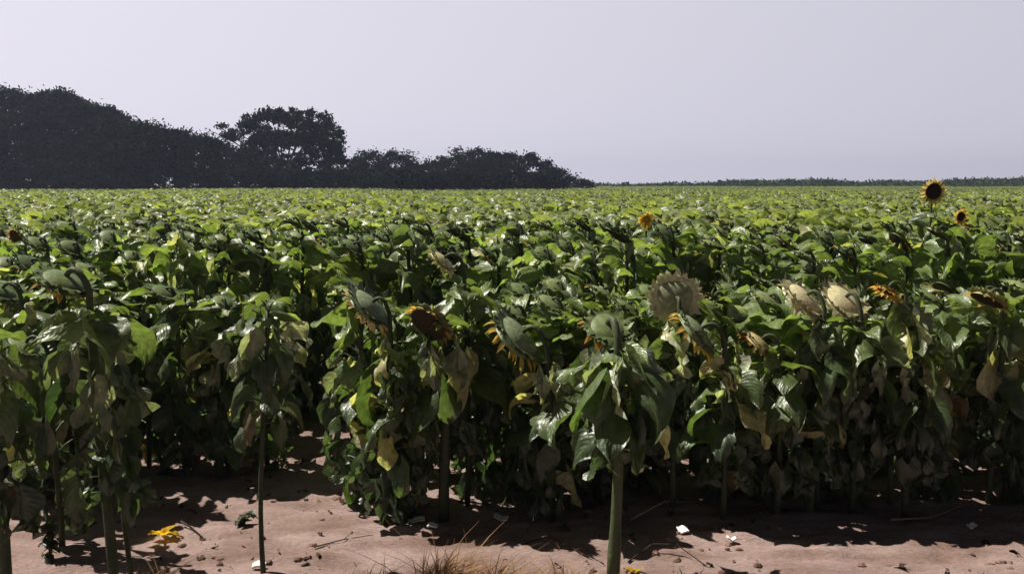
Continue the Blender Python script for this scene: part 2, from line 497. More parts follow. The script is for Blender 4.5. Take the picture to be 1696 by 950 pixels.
mp = N(t, 'ShaderNodeMapping'); mp.inputs['Scale'].default_value = (1, 2.2, 1); L(tco.outputs['Object'], mp.inputs['Vector'])
n1 = N(t, 'ShaderNodeTexNoise'); n1.inputs['Scale'].default_value = 1.6; n1.inputs['Detail'].default_value = 8; L(mp.outputs[0], n1.inputs['Vector'])
n2 = N(t, 'ShaderNodeTexNoise'); n2.inputs['Scale'].default_value = 26; n2.inputs['Detail'].default_value = 6; n2.inputs['Roughness'].default_value = .7; L(mp.outputs[0], n2.inputs['Vector'])
cr = N(t, 'ShaderNodeValToRGB'); cr.color_ramp.elements[0].position = .32; cr.color_ramp.elements[1].position = .62
cr.color_ramp.elements[0].color = (.20, .13, .108, 1); cr.color_ramp.elements[1].color = (.345, .252, .232, 1)
L(n1.outputs[0], cr.inputs[0])
r2 = N(t, 'ShaderNodeMapRange'); r2.inputs['From Min'].default_value = .3; r2.inputs['From Max'].default_value = .7; r2.inputs['To Min'].default_value = .72; r2.inputs['To Max'].default_value = 1.2
L(n2.outputs[0], r2.inputs['Value'])
mu = N(t, 'ShaderNodeMix', data_type='RGBA', blend_type='MULTIPLY'); mu.inputs[0].default_value = 1; L(cr.outputs[0], mu.inputs[6]); L(r2.outputs[0], mu.inputs[7])
bu = N(t, 'ShaderNodeBump'); bu.inputs['Strength'].default_value = .8; bu.inputs['Distance'].default_value = .02; L(n2.outputs[0], bu.inputs['Height'])
p = N(t, 'ShaderNodeBsdfPrincipled'); p.inputs['Roughness'].default_value = .92; p.inputs['Specular IOR Level'].default_value = .15
L(mu.outputs[2], p.inputs['Base Color']); L(bu.outputs[0], p.inputs['Normal']); L(p.outputs[0], out.inputs['Surface'])
gm.materials.append(m)
tag(link('ground', gm), kind='structure')

# ------------------------------------------------------------------ trees
def tri_leaves(P, size, rng, cols):
    n = len(P)
    a = rng.normal(size=(n, 3)); a /= np.linalg.norm(a, axis=1)[:, None]
    b = np.cross(a, rng.normal(size=(n, 3))); b /= np.linalg.norm(b, axis=1)[:, None]
    s = (size * rng.uniform(.6, 1.3, n))[:, None]
    V = np.stack([P - a * s * .9, P + b * s * .45, P + a * s * .9, P - b * s * .45], 1).reshape(-1, 3)
    return V
def cloud_mesh(name, P, size, rng, cols, mat):
    V = tri_leaves(P, size, rng, cols); n = len(P)
    me = bpy.data.meshes.new(name)
    me.vertices.add(4 * n); me.vertices.foreach_set('co', V.ravel())
    me.loops.add(4 * n); me.loops.foreach_set('vertex_index', np.arange(4 * n))
    me.polygons.add(n); me.polygons.foreach_set('loop_start', np.arange(0, 4 * n, 4)); me.polygons.foreach_set('loop_total', np.full(n, 4))
    me.update(calc_edges=True)
    ca = me.color_attributes.new('col', 'FLOAT_COLOR', 'CORNER')
    ca.data.foreach_set('color', np.repeat(np.c_[cols, np.ones(n)], 4, axis=0).ravel())
    me.materials.append(mat)
    return me

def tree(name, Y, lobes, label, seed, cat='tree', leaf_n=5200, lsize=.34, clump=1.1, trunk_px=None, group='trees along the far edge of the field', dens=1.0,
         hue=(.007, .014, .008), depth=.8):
    """lobes: (px, py, rx px, ry px[, density]) crowns' masses measured in the photo, given their own depth here"""
    rng = np.random.default_rng(seed)
    k = Y / 1469
    bx = trunk_px if trunk_px is not None else np.mean([l[0] for l in lobes])
    x0 = at(bx, 310, Y)[0]
    root = bpy.data.objects.new(name, None); COL.objects.link(root); root.location = (x0, Y, 0)
    tag(root, label, cat, group)
    P = []; CL = []; cents = []
    for l in lobes:
        dn = (l[4] if len(l) > 4 else 1.0) * dens
        cx, _, cz = at(l[0], l[1], Y); rx, rz = l[2] * k, l[3] * k; ry = rx * depth
        cents.append((cx - x0, 0, cz, rx, rz))
        ncl = max(5, int(dn * 1.15 * (rx * rz + rx * ry + ry * rz)))
        d = rng.normal(size=(ncl, 3)); d /= np.linalg.norm(d, axis=1)[:, None]
        q = rng.uniform(.45, 1.0, ncl) ** .5
        C_ = np.c_[cx - x0 + d[:, 0] * rx * q, d[:, 1] * ry * q, cz + d[:, 2] * rz * q]
        C_ += rng.normal(0, .12, C_.shape)
        for c_ in C_:
            if c_[2] < .4: continue
            m_ = int(rng.uniform(70, 150)); r_ = clump * rng.uniform(.55, 1.25)
            g = rng.normal(0, .42, (m_, 3)) * r_ * np.array([1.25, 1.25, .75])
            P.append(c_ + g)
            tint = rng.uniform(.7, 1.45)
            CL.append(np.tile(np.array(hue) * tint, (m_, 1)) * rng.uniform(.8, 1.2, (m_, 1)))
    P = np.concatenate(P); CL = np.concatenate(CL); ok = P[:, 2] > .05
    crown = link('crown', cloud_mesh('crown', P[ok], lsize * .8, rng, CL[ok], M_TREELEAF), root)
    tb = MB()
    zt = max(c_[2] + c_[4] * .3 for c_ in cents)
    r0 = .035 * zt + .06
    fork = min(.35 * zt, 3.2)
    tube(tb, [(0, 0, -.2), (.05, 0, fork * .5), (.0, .1, fork)], [r0 * 1.25, r0, r0 * .85], (.09, .07, .055), 8)
    for (cx, cy, cz, rx, rz) in cents:
        for q in range(5):
            e = np.array([cx + rng.uniform(-.75, .75) * rx, rng.uniform(-.6, .6) * rx, cz + rng.uniform(-.3, .8) * rz]); s_ = np.array([0, .1, fork - .2])
            mid = s_ * .5 + e * .5 + np.array([0, 0, rng.uniform(-.1, .15) * np.linalg.norm(e - s_)])
            tq = np.linspace(0, 1, 7)[:, None]
            pts = (1 - tq) ** 2 * s_ + 2 * tq * (1 - tq) * mid + tq ** 2 * e + rng.normal(0, .08, (7, 3)) * tq
            tube(tb, pts, np.linspace(r0 * .4, .03, 7), (.09, .07, .055), 5)
    link('trunk', tb.mesh('trunk', M_BARK), root)
    return root

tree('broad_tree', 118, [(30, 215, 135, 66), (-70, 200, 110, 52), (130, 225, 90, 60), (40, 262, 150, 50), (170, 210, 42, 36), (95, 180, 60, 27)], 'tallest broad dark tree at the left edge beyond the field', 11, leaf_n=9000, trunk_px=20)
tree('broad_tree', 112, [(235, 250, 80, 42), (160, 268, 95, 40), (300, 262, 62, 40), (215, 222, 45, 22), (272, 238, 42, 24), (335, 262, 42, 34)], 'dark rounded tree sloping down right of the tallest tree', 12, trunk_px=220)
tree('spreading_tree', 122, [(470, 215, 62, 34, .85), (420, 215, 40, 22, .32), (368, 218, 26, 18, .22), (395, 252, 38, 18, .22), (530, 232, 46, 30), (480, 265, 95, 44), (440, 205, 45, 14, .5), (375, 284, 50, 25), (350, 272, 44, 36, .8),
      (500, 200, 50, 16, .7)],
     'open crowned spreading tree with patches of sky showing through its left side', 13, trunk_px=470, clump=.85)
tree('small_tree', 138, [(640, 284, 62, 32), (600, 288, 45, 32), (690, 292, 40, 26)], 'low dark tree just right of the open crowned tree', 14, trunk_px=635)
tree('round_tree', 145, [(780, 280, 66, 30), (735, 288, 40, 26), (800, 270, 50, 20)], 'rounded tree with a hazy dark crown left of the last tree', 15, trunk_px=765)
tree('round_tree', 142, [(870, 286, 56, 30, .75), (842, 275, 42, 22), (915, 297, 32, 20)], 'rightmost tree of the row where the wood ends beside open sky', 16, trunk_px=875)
rb = np.random.default_rng(77)
places = [('beneath the tallest tree at the left edge', -60), ('below the crown of the tallest tree', 60), ('under the sloping tree', 170), ('between the sloping tree and the open tree', 300),
          ('under the gaps of the open crowned tree', 395), ('below the middle of the open crowned tree', 490), ('between the open tree and the low tree', 575), ('under the low dark tree', 660),
          ('at the foot of the rounded tree', 760), ('under the rightmost tree', 860)]
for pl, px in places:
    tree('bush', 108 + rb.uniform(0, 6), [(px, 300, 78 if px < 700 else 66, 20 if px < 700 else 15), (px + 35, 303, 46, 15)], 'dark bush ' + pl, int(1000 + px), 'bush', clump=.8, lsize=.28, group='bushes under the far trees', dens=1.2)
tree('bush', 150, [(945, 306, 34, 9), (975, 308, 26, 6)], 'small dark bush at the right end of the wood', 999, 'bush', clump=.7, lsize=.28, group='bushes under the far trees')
# far-off wood along the horizon on the right: one mass
rng = np.random.default_rng(3)
P = []; CL = []
for i in range(2600):
    px = rng.uniform(880, 2100); Yd = rng.uniform(246, 300)
    top = 1.8 * math.sin(px * .013) + np.interp(px, [880, 1000, 1200, 1300, 1420, 1520, 1600, 1696, 2100], [307, 305, 301, 299, 301, 299, 296, 294, 293]) + 1.4 * math.sin(px * .05) + rng.uniform(-1, 1.5)
    x, _, z = at(px, top, Yd); z = max(z, 2.2)
    zz = rng.uniform(.3, 1) ** .6 * z
    g = rng.normal(0, 1, (22, 3)) * np.array([1.5, 2.2, .4]) + np.array([x, Yd, zz - .5]); g[:, 2] = np.clip(g[:, 2], .2, z + .5)
    P.append(g); CL.append(np.tile(np.array((.04, .07, .022)) * rng.uniform(.7, 1.4), (22, 1)))
P = np.concatenate(P); CL = np.concatenate(CL)
fw = link('distant_woods', cloud_mesh('distant_woods', P, .55, rng, CL, M_TREELEAF))
tag(fw, 'thin dark line of far-off woods along the right horizon', 'woods', kind='stuff')

# ------------------------------------------------------------------ the near sunflowers: each measured in the photo
def hero(px, py, label, seed, topy, **kw):
    x, y = ground(px, py)
    _, _, ztop = at(px, topy, y)
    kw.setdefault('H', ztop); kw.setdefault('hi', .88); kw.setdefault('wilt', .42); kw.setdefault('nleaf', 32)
    if px > 560: kw.setdefault('pale', .13)  # more leaves painted pale here, as strong sunlit highlights
    return build_sunflower((x, y, float(hgt(x, y))), label, seed=seed, **kw)
HER = []
def her(*a, **k):
    o = hero(*a, **k); HER.append((o.location.x, o.location.y)); return o
PG = (.22, .27, .15)
her(8, 985, 'thick stemmed dark sunflower cut off by the left edge of the photo', 101, 500, head_az=150, tilt=55, petal=0, rad=.03, lscale=1.05, low=.3)
her(185, 962, 'large tall stemmed sunflower with a dark nodding head, second from the left edge', 102, 452, head_az=175, tilt=62, Rr=.14, petal=.4, rad=.027, lscale=1.2, low=.3, sparse_low=.25, nleaf=34)
her(215, 950, 'thin stemmed sunflower close beside the large second one, pale stem near the ground', 103, 560, head_az=165, tilt=50, petal=0, rad=.015, lscale=.85, low=.3, lean=-.1, nleaf=14, sparse_low=.5)
her(438, 952, 'small bright green sunflower alone over bare soil with a thin leaning stem', 104, 515, head_az=170, tilt=40, Rr=.06, petal=0, rad=.014, lscale=.85, low=.55, lean=.06, nleaf=26, hi=1.02, neck=.05, wilt=.12, has_head=False)
her(738, 860, 'thick stemmed sunflower behind the dry grass with a brown nodding head at its top', 105, 520, head_az=230, tilt=35, Rr=.14, petal=.4, rad=.034, lscale=1.2, low=.3, sparse_low=.3, hi=.95, seedcol=(.045, .035, .018), back=(.25, .25, .12))
her(1018, 955, 'front sunflower with dark umbrella of big leaves on a straight bare stem', 106, 530, head_az=100, tilt=55, Rr=.12, petal=.4, rad=.032, lscale=1.2, low=.56, nleaf=38, sparse_low=.0, wilt=.2)
her(912, 864, 'sunflower with a large grey green head tilted left and yellow petals hanging beneath', 107, 548, head_az=158, tilt=44, Rr=.19, petal=1.0, plen=.075, pcol=(.85, .58, .12), hi=.8, rad=.024, back=(.21, .26, .14), low=.12, droopy=.7, neck=.3)
her(1195, 858, 'sunflower with yellow petals hanging below the left rim of its tilted head', 108, 540, head_az=160, tilt=40, Rr=.165, petal=1.0, plen=.08, pcol=(.85, .62, .14), hi=.8, rad=.022, back=PG, low=.25, droopy=.7, neck=.28)
her(1112, 842, 'sunflower showing the round grey back of its head in a cream rim of bracts', 109, 500, head_az=95, tilt=12, Rr=.155, petal=.4, plen=.04, rad=.022, back=(.26, .30, .17), bract=(.6, .6, .36), low=.3, pcol=(.7, .6, .3), neck=.2)
her(655, 858, 'sunflower whose head bears faded cream petals along its lower left edge', 110, 498, head_az=160, tilt=44, Rr=.155, petal=1.0, plen=.065, pcol=(.85, .68, .35), hi=.8, rad=.02, back=PG, low=.06, droopy=.5, pale=.12, nleaf=40)
her(660, 838, 'sunflower with pale hanging leaves just left of the thick stemmed one', 111, 520, head_az=200, tilt=55, petal=.4, rad=.02, low=.06, pale=.15, nleaf=40)
her(1345, 850, 'sunflower with cream dried head, left one of a bright pair', 112, 490, head_az=150, tilt=48, Rr=.16, petal=.4, plen=.06, back=(.62, .56, .33), pcol=(.7, .6, .35), rad=.022, pale=.2, low=.25)
her(1412, 848, 'sunflower with cream dried head, right one of a bright pair', 113, 492, head_az=130, tilt=50, Rr=.16, petal=.3, plen=.05, back=(.62, .56, .33), pcol=(.7, .6, .35), rad=.022, pale=.15, low=.25)
her(1285, 854, 'sunflower with an orange brown withered head among glossy hanging leaves', 114, 560, head_az=160, tilt=50, Rr=.12, petal=.8, plen=.06, back=(.45, .36, .18), pcol=(.45, .2, .04), rad=.02, low=.22, pale=.1)
her(1350, 838, 'sunflower with a wide brown drooping head and ragged rusty petals', 115, 590, head_az=165, tilt=60, Rr=.16, petal=.9, plen=.05, back=(.28, .22, .1), pcol=(.3, .13, .03), rad=.02, low=.25)
her(1472, 835, 'sunflower with a small bright orange petalled head left of the big grey head', 116, 470, head_az=200, tilt=62, Rr=.07, petal=1.0, plen=.06, back=(.5, .4, .1), pcol=(.75, .38, .03), rad=.018, low=.3)
her(1500, 854, 'sunflower turned away showing a big smooth dark grey head back', 117, 545, head_az=88, tilt=15, Rr=.17, petal=.4, rad=.024, back=(.20, .23, .15), low=.3, lscale=1.1)
her(1640, 832, 'sunflower with long pale drooping leaves near the right edge', 118, 480, head_az=190, tilt=60, petal=.4, back=(.4, .36, .15), pcol=(.5, .38, .1), rad=.022, pale=.35, low=.25, lscale=1.15)
her(775, 838, 'sunflower with a pale yellow head just left of the large grey green head', 119, 420, head_az=160, tilt=45, Rr=.09, petal=.9, plen=.05, back=(.5, .48, .24), pcol=(.7, .6, .3), rad=.018, low=.3)
her(100, 905, 'bushy sunflower with low green leaves between the left edge and the large second one', 120, 560, head_az=170, tilt=60, petal=0, rad=.018, low=.14, nleaf=24, lscale=.9)
her(55, 844, 'sunflower with long pale leaf blades near the left edge', 121, 470, head_az=170, tilt=55, petal=.4, rad=.02, low=.3, pale=.2, lscale=1.15)
# the tall open flower and the small yellow ones further back
def far_hero(px, topy, d, label, seed, **kw):
    x, _, z = at(px, topy, d)
    HER.append((x, d))
    return build_sunflower((x, d, 0), label, seed=seed, H=z, **kw)
far_hero(1541, 319, 8.6, 'tallest sunflower, open with dark centre and yellow petals above the crop at right', 130, head_az=-85, tilt=2, Rr=.082, petal=1.0, plen=.065, rad=.013, droopy=.08, neck=.12, nleaf=26, low=.3, lscale=.95, hi=.9,
         pcol=(.85, .66, .2), seedcol=(.03, .018, .012))
far_hero(1590, 360, 9.3, 'small open yellow flower just right of and below the tallest sunflower', 131, head_az=-75, tilt=5, Rr=.05, petal=1.0, plen=.05, rad=.012, droopy=.15, neck=.12, nleaf=18, low=.3, lscale=.9, pcol=(.8, .5, .05))
far_hero(1070, 364, 10.5, 'sunflower with a small orange yellow flower at mid field right of centre', 132, head_az=-100, tilt=8, Rr=.04, petal=1.0, plen=.07, rad=.012, droopy=.25, neck=.12, nleaf=18, low=.3, pcol=(.88, .62, .06), seedcol=(.6, .36, .04))
far_hero(45, 388, 8.0, 'sunflower with a dull brown flower by the left edge above the dark band', 133, head_az=-120, tilt=15, Rr=.06, petal=.9, plen=.04, rad=.014, neck=.14, nleaf=18, low=.3, pcol=(.35, .22, .05), seedcol=(.1, .05, .02))

# ------------------------------------------------------------------ the dense rows behind
protos = []
for s in range(14):
    rngp = random.Random(400 + s)
    protos.append(build_sunflower((0, 0, -50), 'x', seed=400 + s, H=1.62, head_az=175 + rngp.uniform(-35, 20), tilt=rngp.uniform(45, 75), Rr=rngp.uniform(.085, .12), neck=.125,
                                  petal=rngp.choice([0, 0, 0, .35]), plen=.04, nleaf=44, lscale=rngp.uniform(.88, 1.0), low=.02, wilt=.34, cover=.6, hi=.97, rad=.018,
                                  back=rngp.choice([None, None, (.2, .24, .1)]), pale=rngp.choice([.03, .07, .12])))
DL = 'green sunflower with a drooping spent head, packed among others in the dense rows'
rr_ = random.Random(9)
used = set(); count = 0
def free(x, y, r=.2):
    return all((x - a) ** 2 + (y - b) ** 2 > r * r for a, b in HER)
def place(x, y, hs):
    global count
    k = rr_.randrange(len(protos)); s = hs * rr_.uniform(.93, 1.07); ws = rr_.uniform(.92, 1.12)
    loc = (x, y, float(hgt(x, y))); rz = R(rr_.uniform(-18, 18)); frz = rr_.uniform(0, 6.28)
    if k not in used:
        o = protos[k]; o.location = loc; o.rotation_euler = (0, 0, rz); o.scale = (ws, ws, s); o['label'] = DL; used.add(k)
    else:
        dup(protos[k], loc, rz, (ws, ws, s), frz, DL)
    count += 1
def pxof(x, y): return 848 + 1469 * x / (y * math.cos(R(PITCH)) + CAM_H * math.sin(R(PITCH)))
ROWS = [6.3, 6.95, 7.85, 8.55, 9.25, 9.95, 10.65, 11.35]
for ri, d in enumerate(ROWS):
    half = .60 * d + .5
    x = -half + rr_.uniform(0, .3)
    while x < half:
        xx = x + rr_.uniform(-.06, .06); yy = d + rr_.uniform(-.1, .1); px = pxof(xx, yy)
        x += (.30, .34)[ri] if ri < 2 else .36 + .02 * ri
        if ri == 0 and (-9e9 < px < -20 or 120 < px < 585 or 690 < px < 780): continue
        if ri == 1 and 465 < px < 600: continue
        if ri == 2 and 505 < px < 600: continue
        if not free(xx, yy): continue
        if ri == 1 and 520 < px < 600: continue
        hs = (.93, .88, 1.11, 1.10, 1.08)[min(ri, 4)]
        if px < 240 and ri < 2: hs = 1.0
        if ri == 1 and 240 <= px <= 520: hs = .90
        place(xx, yy, hs)
print('individual sunflowers', count)

# ------------------------------------------------------------------ the rest of the field: one canopy, as stuff
src = bpy.data.collections.new('canopy_sources')
def joined(name, parts):
    me_all = []
    obs = []
    V = []; Fq = []; Cc = []; U = []; Mi = []; n0 = 0
    mats = []
    for mb, mat in parts:
        mi = len(mats); mats.append(mat)
        Vv = np.concatenate(mb.v); V.append(Vv); U.append(np.concatenate(mb.uv))
        Fq += [tuple(i + n0 for i in f) for f in mb.f]; Cc += mb.c; Mi += [mi] * len(mb.f); n0 += len(Vv)
    me = bpy.data.meshes.new(name); me.from_pydata(np.concatenate(V).tolist(), [], Fq)
    ca = me.color_attributes.new('col', 'FLOAT_COLOR', 'CORNER')
    tot = np.array([len(f) for f in Fq]); ca.data.foreach_set('color', np.repeat(np.c_[np.array(Cc), np.ones(len(Cc))], tot, axis=0).ravel())
    UU = np.concatenate(U); vi = np.empty(len(me.loops), int); me.loops.foreach_get('vertex_index', vi)
    me.uv_layers.new(name='UVMap').data.foreach_set('uv', UU[vi].ravel())
    for mt in mats: me.materials.append(mt)
    me.polygons.foreach_set('material_index', np.array(Mi)); me.polygons.foreach_set('use_smooth', np.ones(len(Mi), bool)); me.update()
    o = bpy.data.objects.new(name, me); src.objects.link(o); return o
for s in range(8):
    st, fo, hm = plant_meshes(seed=700 + s, H=1.62, head_az=175 + 30 * math.sin(s * 2.1), tilt=65, Rr=.10, petal=0, plen=.04, nleaf=34, lscale=.82, low=.4, lod=1, neck=.12, has_head=s % 3 == 0, cover=1.0, hi=.99, wilt=.1)
    parts = [(st, M_STEM), (fo, M_LEAF)] + ([(hm[0], M_HEAD), (hm[1], M_SEED)] if hm else [])
    if hm and hm[2].f: parts.append((hm[2], M_PETAL))
    joined('a_plant_%02d' % s, parts)
src2 = bpy.data.collections.new('canopy_sources_far')
srcA = src; src = src2
for s in range(4):
    rngq = np.random.default_rng(900 + s); fo = MB()
    for q in range(26):
        cx, cy = rngq.uniform(-1.5, 1.5, 2); h = 1.62 * rngq.uniform(.9, 1.1)
        for j in range(11):
            f = j / 11; az = rngq.uniform(0, 6.28); sz = rngq.uniform(.14, .24)
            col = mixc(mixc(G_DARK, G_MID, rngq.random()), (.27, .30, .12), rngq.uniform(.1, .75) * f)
            leaf(fo, (cx + .12 * math.cos(az), cy + .12 * math.sin(az), h * (.68 + .28 * f)), az, sz, sz * .9, R(rngq.uniform(-40, 10)), .8, 0, rngq, col, 2, 2)
    joined('b_patch_%02d' % s, [(fo, M_LEAF)])

def points_mesh(name, pts, rot, scl):
    me = bpy.data.meshes.new(name); me.vertices.add(len(pts)); me.vertices.foreach_set('co', np.asarray(pts, float).ravel())
    a = me.attributes.new('rz', 'FLOAT', 'POINT'); a.data.foreach_set('value', np.asarray(rot, float))
    a = me.attributes.new('sc', 'FLOAT', 'POINT'); a.data.foreach_set('value', np.asarray(scl, float))
    a = me.attributes.new('far', 'INT', 'POINT'); a.data.foreach_set('value', np.asarray([1 if p_[1] > 70 else 0 for p_ in pts], 'i'))
    return me
rng = np.random.default_rng(21)
pts = []
for d in ROWS:                      # the same rows running on past the individually built plants
    for side in (-1, 1):
        if side < 0 and d < 6.5: continue
        for q in np.arange(.60 * d + .65, .60 * d + 7, .36): pts.append((side * q, d + rng.uniform(-.1, .1), 0))
d = ROWS[-1] + .75
while d < 70:
    half = .64 * d + 2
    n = int(2 * half / .37)
    x = np.linspace(-half, half, n) + rng.uniform(-.1, .1, n)
    for xx in x:
        if free(xx, d): pts.append((xx, d + rng.uniform(-.12, .12), 0))
    d += .75
while d < 235:
    half = .66 * d + 4; st_ = 2.3 if d < 180 else 3.2
    n = int(2 * half / st_)
    for xx in np.linspace(-half, half, n): pts.append((xx + rng.uniform(-.5, .5), d + rng.uniform(-.5, .5), 0))
    d += st_
for xx in np.arange(-3, 3, .4):   # nothing in front of the first rows
    pass
pts = np.array(pts)
big = vnoise(pts[:, 0] * .09, pts[:, 1] * .05) * .22 + vnoise(pts[:, 0] * .5 + 40, pts[:, 1] * .4) * .14
scl = 1.06 + big + rng.uniform(-.06, .06, len(pts))
# keep heights sensible where the camera looks along the canopy
scl = np.clip(scl, .9, 1.15)
near = pts[:, 1] <= 70
rot = np.where(near, rng.uniform(-.35, .35, len(pts)), rng.uniform(0, 6.28, len(pts)))
pm = points_mesh('sunflower_canopy', pts, rot, scl)
fld = link('sunflower_canopy', pm)
tag(fld, 'dense green canopy of sunflowers stretching away to the horizon', 'sunflower field', kind='stuff')
ng = bpy.data.node_groups.new('scatter_canopy', 'GeometryNodeTree')
ng.interface.new_socket('Geometry', in_out='INPUT', socket_type='NodeSocketGeometry')
ng.interface.new_socket('Geometry', in_out='OUTPUT', socket_type='NodeSocketGeometry')
gi = ng.nodes.new('NodeGroupInput'); go = ng.nodes.new('NodeGroupOutput'); jn = ng.nodes.new('GeometryNodeJoinGeometry')
def named(nm, ty):
    a = ng.nodes.new('GeometryNodeInputNamedAttribute'); a.data_type = ty; a.inputs['Name'].default_value = nm; return a.outputs['Attribute']
rzA = named('rz', 'FLOAT'); scA = named('sc', 'FLOAT'); faA = named('far', 'INT')
cx = ng.nodes.new('ShaderNodeCombineXYZ'); ng.links.new(rzA, cx.inputs['Z'])
for coll, fv, cnt in ((srcA, 0, 8), (src2, 1, 4)):
    ci = ng.nodes.new('GeometryNodeCollectionInfo'); ci.inputs['Collection'].default_value = coll; ci.inputs['Separate Children'].default_value = True; ci.inputs['Reset Children'].default_value = True
    ip = ng.nodes.new('GeometryNodeInstanceOnPoints'); ip.inputs['Pick Instance'].default_value = True
    cmp_ = ng.nodes.new('FunctionNodeCompare'); cmp_.data_type = 'INT'; cmp_.operation = 'EQUAL'
    ins = [s_ for s_ in cmp_.inputs if s_.type == 'INT']; ng.links.new(faA, ins[0]); ins[1].default_value = fv
    ng.links.new(cmp_.outputs[0], ip.inputs['Selection'])
    rv = ng.nodes.new('FunctionNodeRandomValue'); rv.data_type = 'INT'
    ii = [s_ for s_ in rv.inputs if s_.type == 'INT' and s_.name in ('Min', 'Max')]; ii[0].default_value = 0; ii[1].default_value = cnt - 1
    ng.links.new([o_ for o_ in rv.outputs if o_.type == 'INT'][0], ip.inputs['Instance Index'])
    ng.links.new(gi.outputs[0], ip.inputs['Points']); ng.links.new(ci.outputs[0], ip.inputs['Instance'])
    ng.links.new(cx.outputs[0], ip.inputs['Rotation']); ng.links.new(scA, ip.inputs['Scale'])
    ng.links.new(ip.outputs[0], jn.inputs[0])
ng.links.new(jn.outputs[0], go.inputs[0])
md = fld.modifiers.new('canopy', 'NODES'); md.node_group = ng

# ------------------------------------------------------------------ things on the soil
rng = np.random.default_rng(31)
lit = MB()
for i in range(3600):
    x = rng.uniform(-5.5, 5.5); y = 4.6 + 6.5 * rng.random() ** 1.6
    if vnoise(np.array(x * 1.6 + 7), np.array(y * 2.6)) < rng.uniform(-.25, .2): continue
    z = float(hgt(x, y)); s = .007 + .032 * rng.random() ** 2.4
    if rng.random() < .55:       # crumpled dead leaf scraps
        az = rng.uniform(0, 6.28)
        leaf(lit, (x, y, z + s * .4), az, s * 2.2, s * 1.5, R(rng.uniform(-20, 40)), rng.uniform(.5, 2), R(rng.uniform(-50, 50)), rng, mixc((.03, .02, .015), (.12, .075, .05), rng.random() ** 2), 3, 3, ripple=.2)
    else:                        # clods
        ph = rng.uniform(0, 6.28); ee = rng.uniform(.6, 1.6)
        V = []
        for (rr0, hh) in ((.9, -.3), (1.0, .15), (.55, .6)):
            for k in range(6):
                th = ph + k * PI / 3; q = rr0 * s * .8 * rng.uniform(.8, 1.2)
                V.append((x + q * ee * math.cos(th), y + q * math.sin(th), z + hh * s * .8))
        Fc = [(k + 6 * j, (k + 1) % 6 + 6 * j, (k + 1) % 6 + 6 * j + 6, k + 6 * j + 6) for j in range(2) for k in range(6)] + [tuple(range(12, 18))]
        lit.add(V, Fc, mixc((.10, .06, .045), (.3, .19, .155), rng.random()))
o = link('soil_litter', lit.mesh('soil_litter', M_LITTER, False)); tag(o, 'dark crumbs of dead leaves and clods scattered over the pinkish soil', 'litter', kind='stuff')

def twig(label, pts_px, rad=.006, seed=1, col=(.05, .035, .025)):
    rng = np.random.default_rng(seed); mb = MB()
    P = []
    for (a, b, up) in pts_px:
        x, y = ground(a, b); P.append((x, y, float(hgt(x, y)) + up))
    P = np.array(P); o0 = P[0].copy(); P -= o0
    tube(mb, P, np.linspace(rad, rad * .4, len(P)), col, 5)
    for k in range(1, len(P) - 1):
        e = P[k] + np.array([rng.uniform(-.08, .08), rng.uniform(-.06, .06), rng.uniform(.0, .05)])
        tube(mb, [P[k], (P[k] + e) / 2 + [0, 0, .01], e], [rad * .5, rad * .4, rad * .2], col, 4)
    o = link('dry_twig', mb.mesh('dry_twig', M_LITTER)); o.location = o0
    tag(o, label, 'twig', 'dry twigs on the soil')
twig('dark forked twig lying left of the bare stem of the umbrella leaved sunflower', [(870, 905, .01), (910, 900, .03), (950, 915, .02), (1000, 935, .01)], .007, 1)
twig('thin twig arching over the soil right of the umbrella leaved sunflower', [(1040, 930, .01), (1080, 915, .05), (1120, 917, .06), (1170, 935, .01)], .006, 2)
twig('short dark twig slanting over the soil right of the thin stemmed pale one', [(300, 868, .04), (320, 880, .02), (338, 893, .01)], .008, 3)
twig('dark twig lying flat right of the small lone sunflower', [(520, 908, .01), (570, 900, .02), (618, 888, .01)], .005, 4)
twig('pale broken stalk lying in the shade at right', [(1475, 868, .03), (1540, 858, .02), (1600, 845, .05)], .008, 5, (.3, .22, .15))
twig('pale stalk lying on the soil behind the umbrella leaved sunflower', [(1045, 865, .03), (1100, 845, .05), (1150, 838, .02)], .008, 6, (.35, .28, .2))

def scrap(label, px, py, lx, ly, rot, seed):
    rng = np.random.default_rng(seed); x, y = ground(px, py); mb = MB()
    V = []; nu, nv = 6, 4
    for lev in (0, 1):
        for i in range(nu):
            for j in range(nv):
                u_, v_ = (i / (nu - 1) - .5), (j / (nv - 1) - .5)
                q = 1 - .5 * abs(u_) ** 2 * 2
                V.append((u_ * lx, v_ * ly * q, lev * .012 + .02 * abs(math.sin(3 * u_ + seed)) + rng.uniform(-.002, .002)))
    F = []
    for i in range(nu - 1):
        for j in range(nv - 1):
            a = i * nv + j; F.append((a, a + nv, a + nv + 1, a + 1)); b = a + nu * nv; F.append((b, b + 1, b + nv + 1, b + nv))
    for i in range(nu - 1):
        for j in (0, nv - 1):
            a = i * nv + j; F.append((a, a + nv, a + nv + nu * nv, a + nu * nv))
    for j in range(nv - 1):
        for i in (0, nu - 1):
            a = i * nv + j; F.append((a, a + 1, a + 1 + nu * nv, a + nu * nv))
    mb.add(V, F, (.8, .78, .74))
    o = link('white_scrap', mb.mesh('white_scrap', M_WHITE)); o.location = (x, y, float(hgt(x, y)) + .012); o.rotation_euler = (R(14), R(rng.uniform(-8, 8)), rot)
    tag(o, label, 'scrap', 'white scraps lying on the soil')
scrap('long white scrap left of the thick stem behind the dry grass', 690, 865, .115, .05, .1, 1)
scrap('short white scrap in front of the long one beside the thick stem', 717, 878, .07, .04, -.2, 2)
scrap('white scrap lying right of the thick stem behind the dry grass', 830, 863, .10, .045, -.3, 3)
scrap('white rounded scrap right of the umbrella leaved sunflower', 1130, 880, .07, .07, .2, 4)
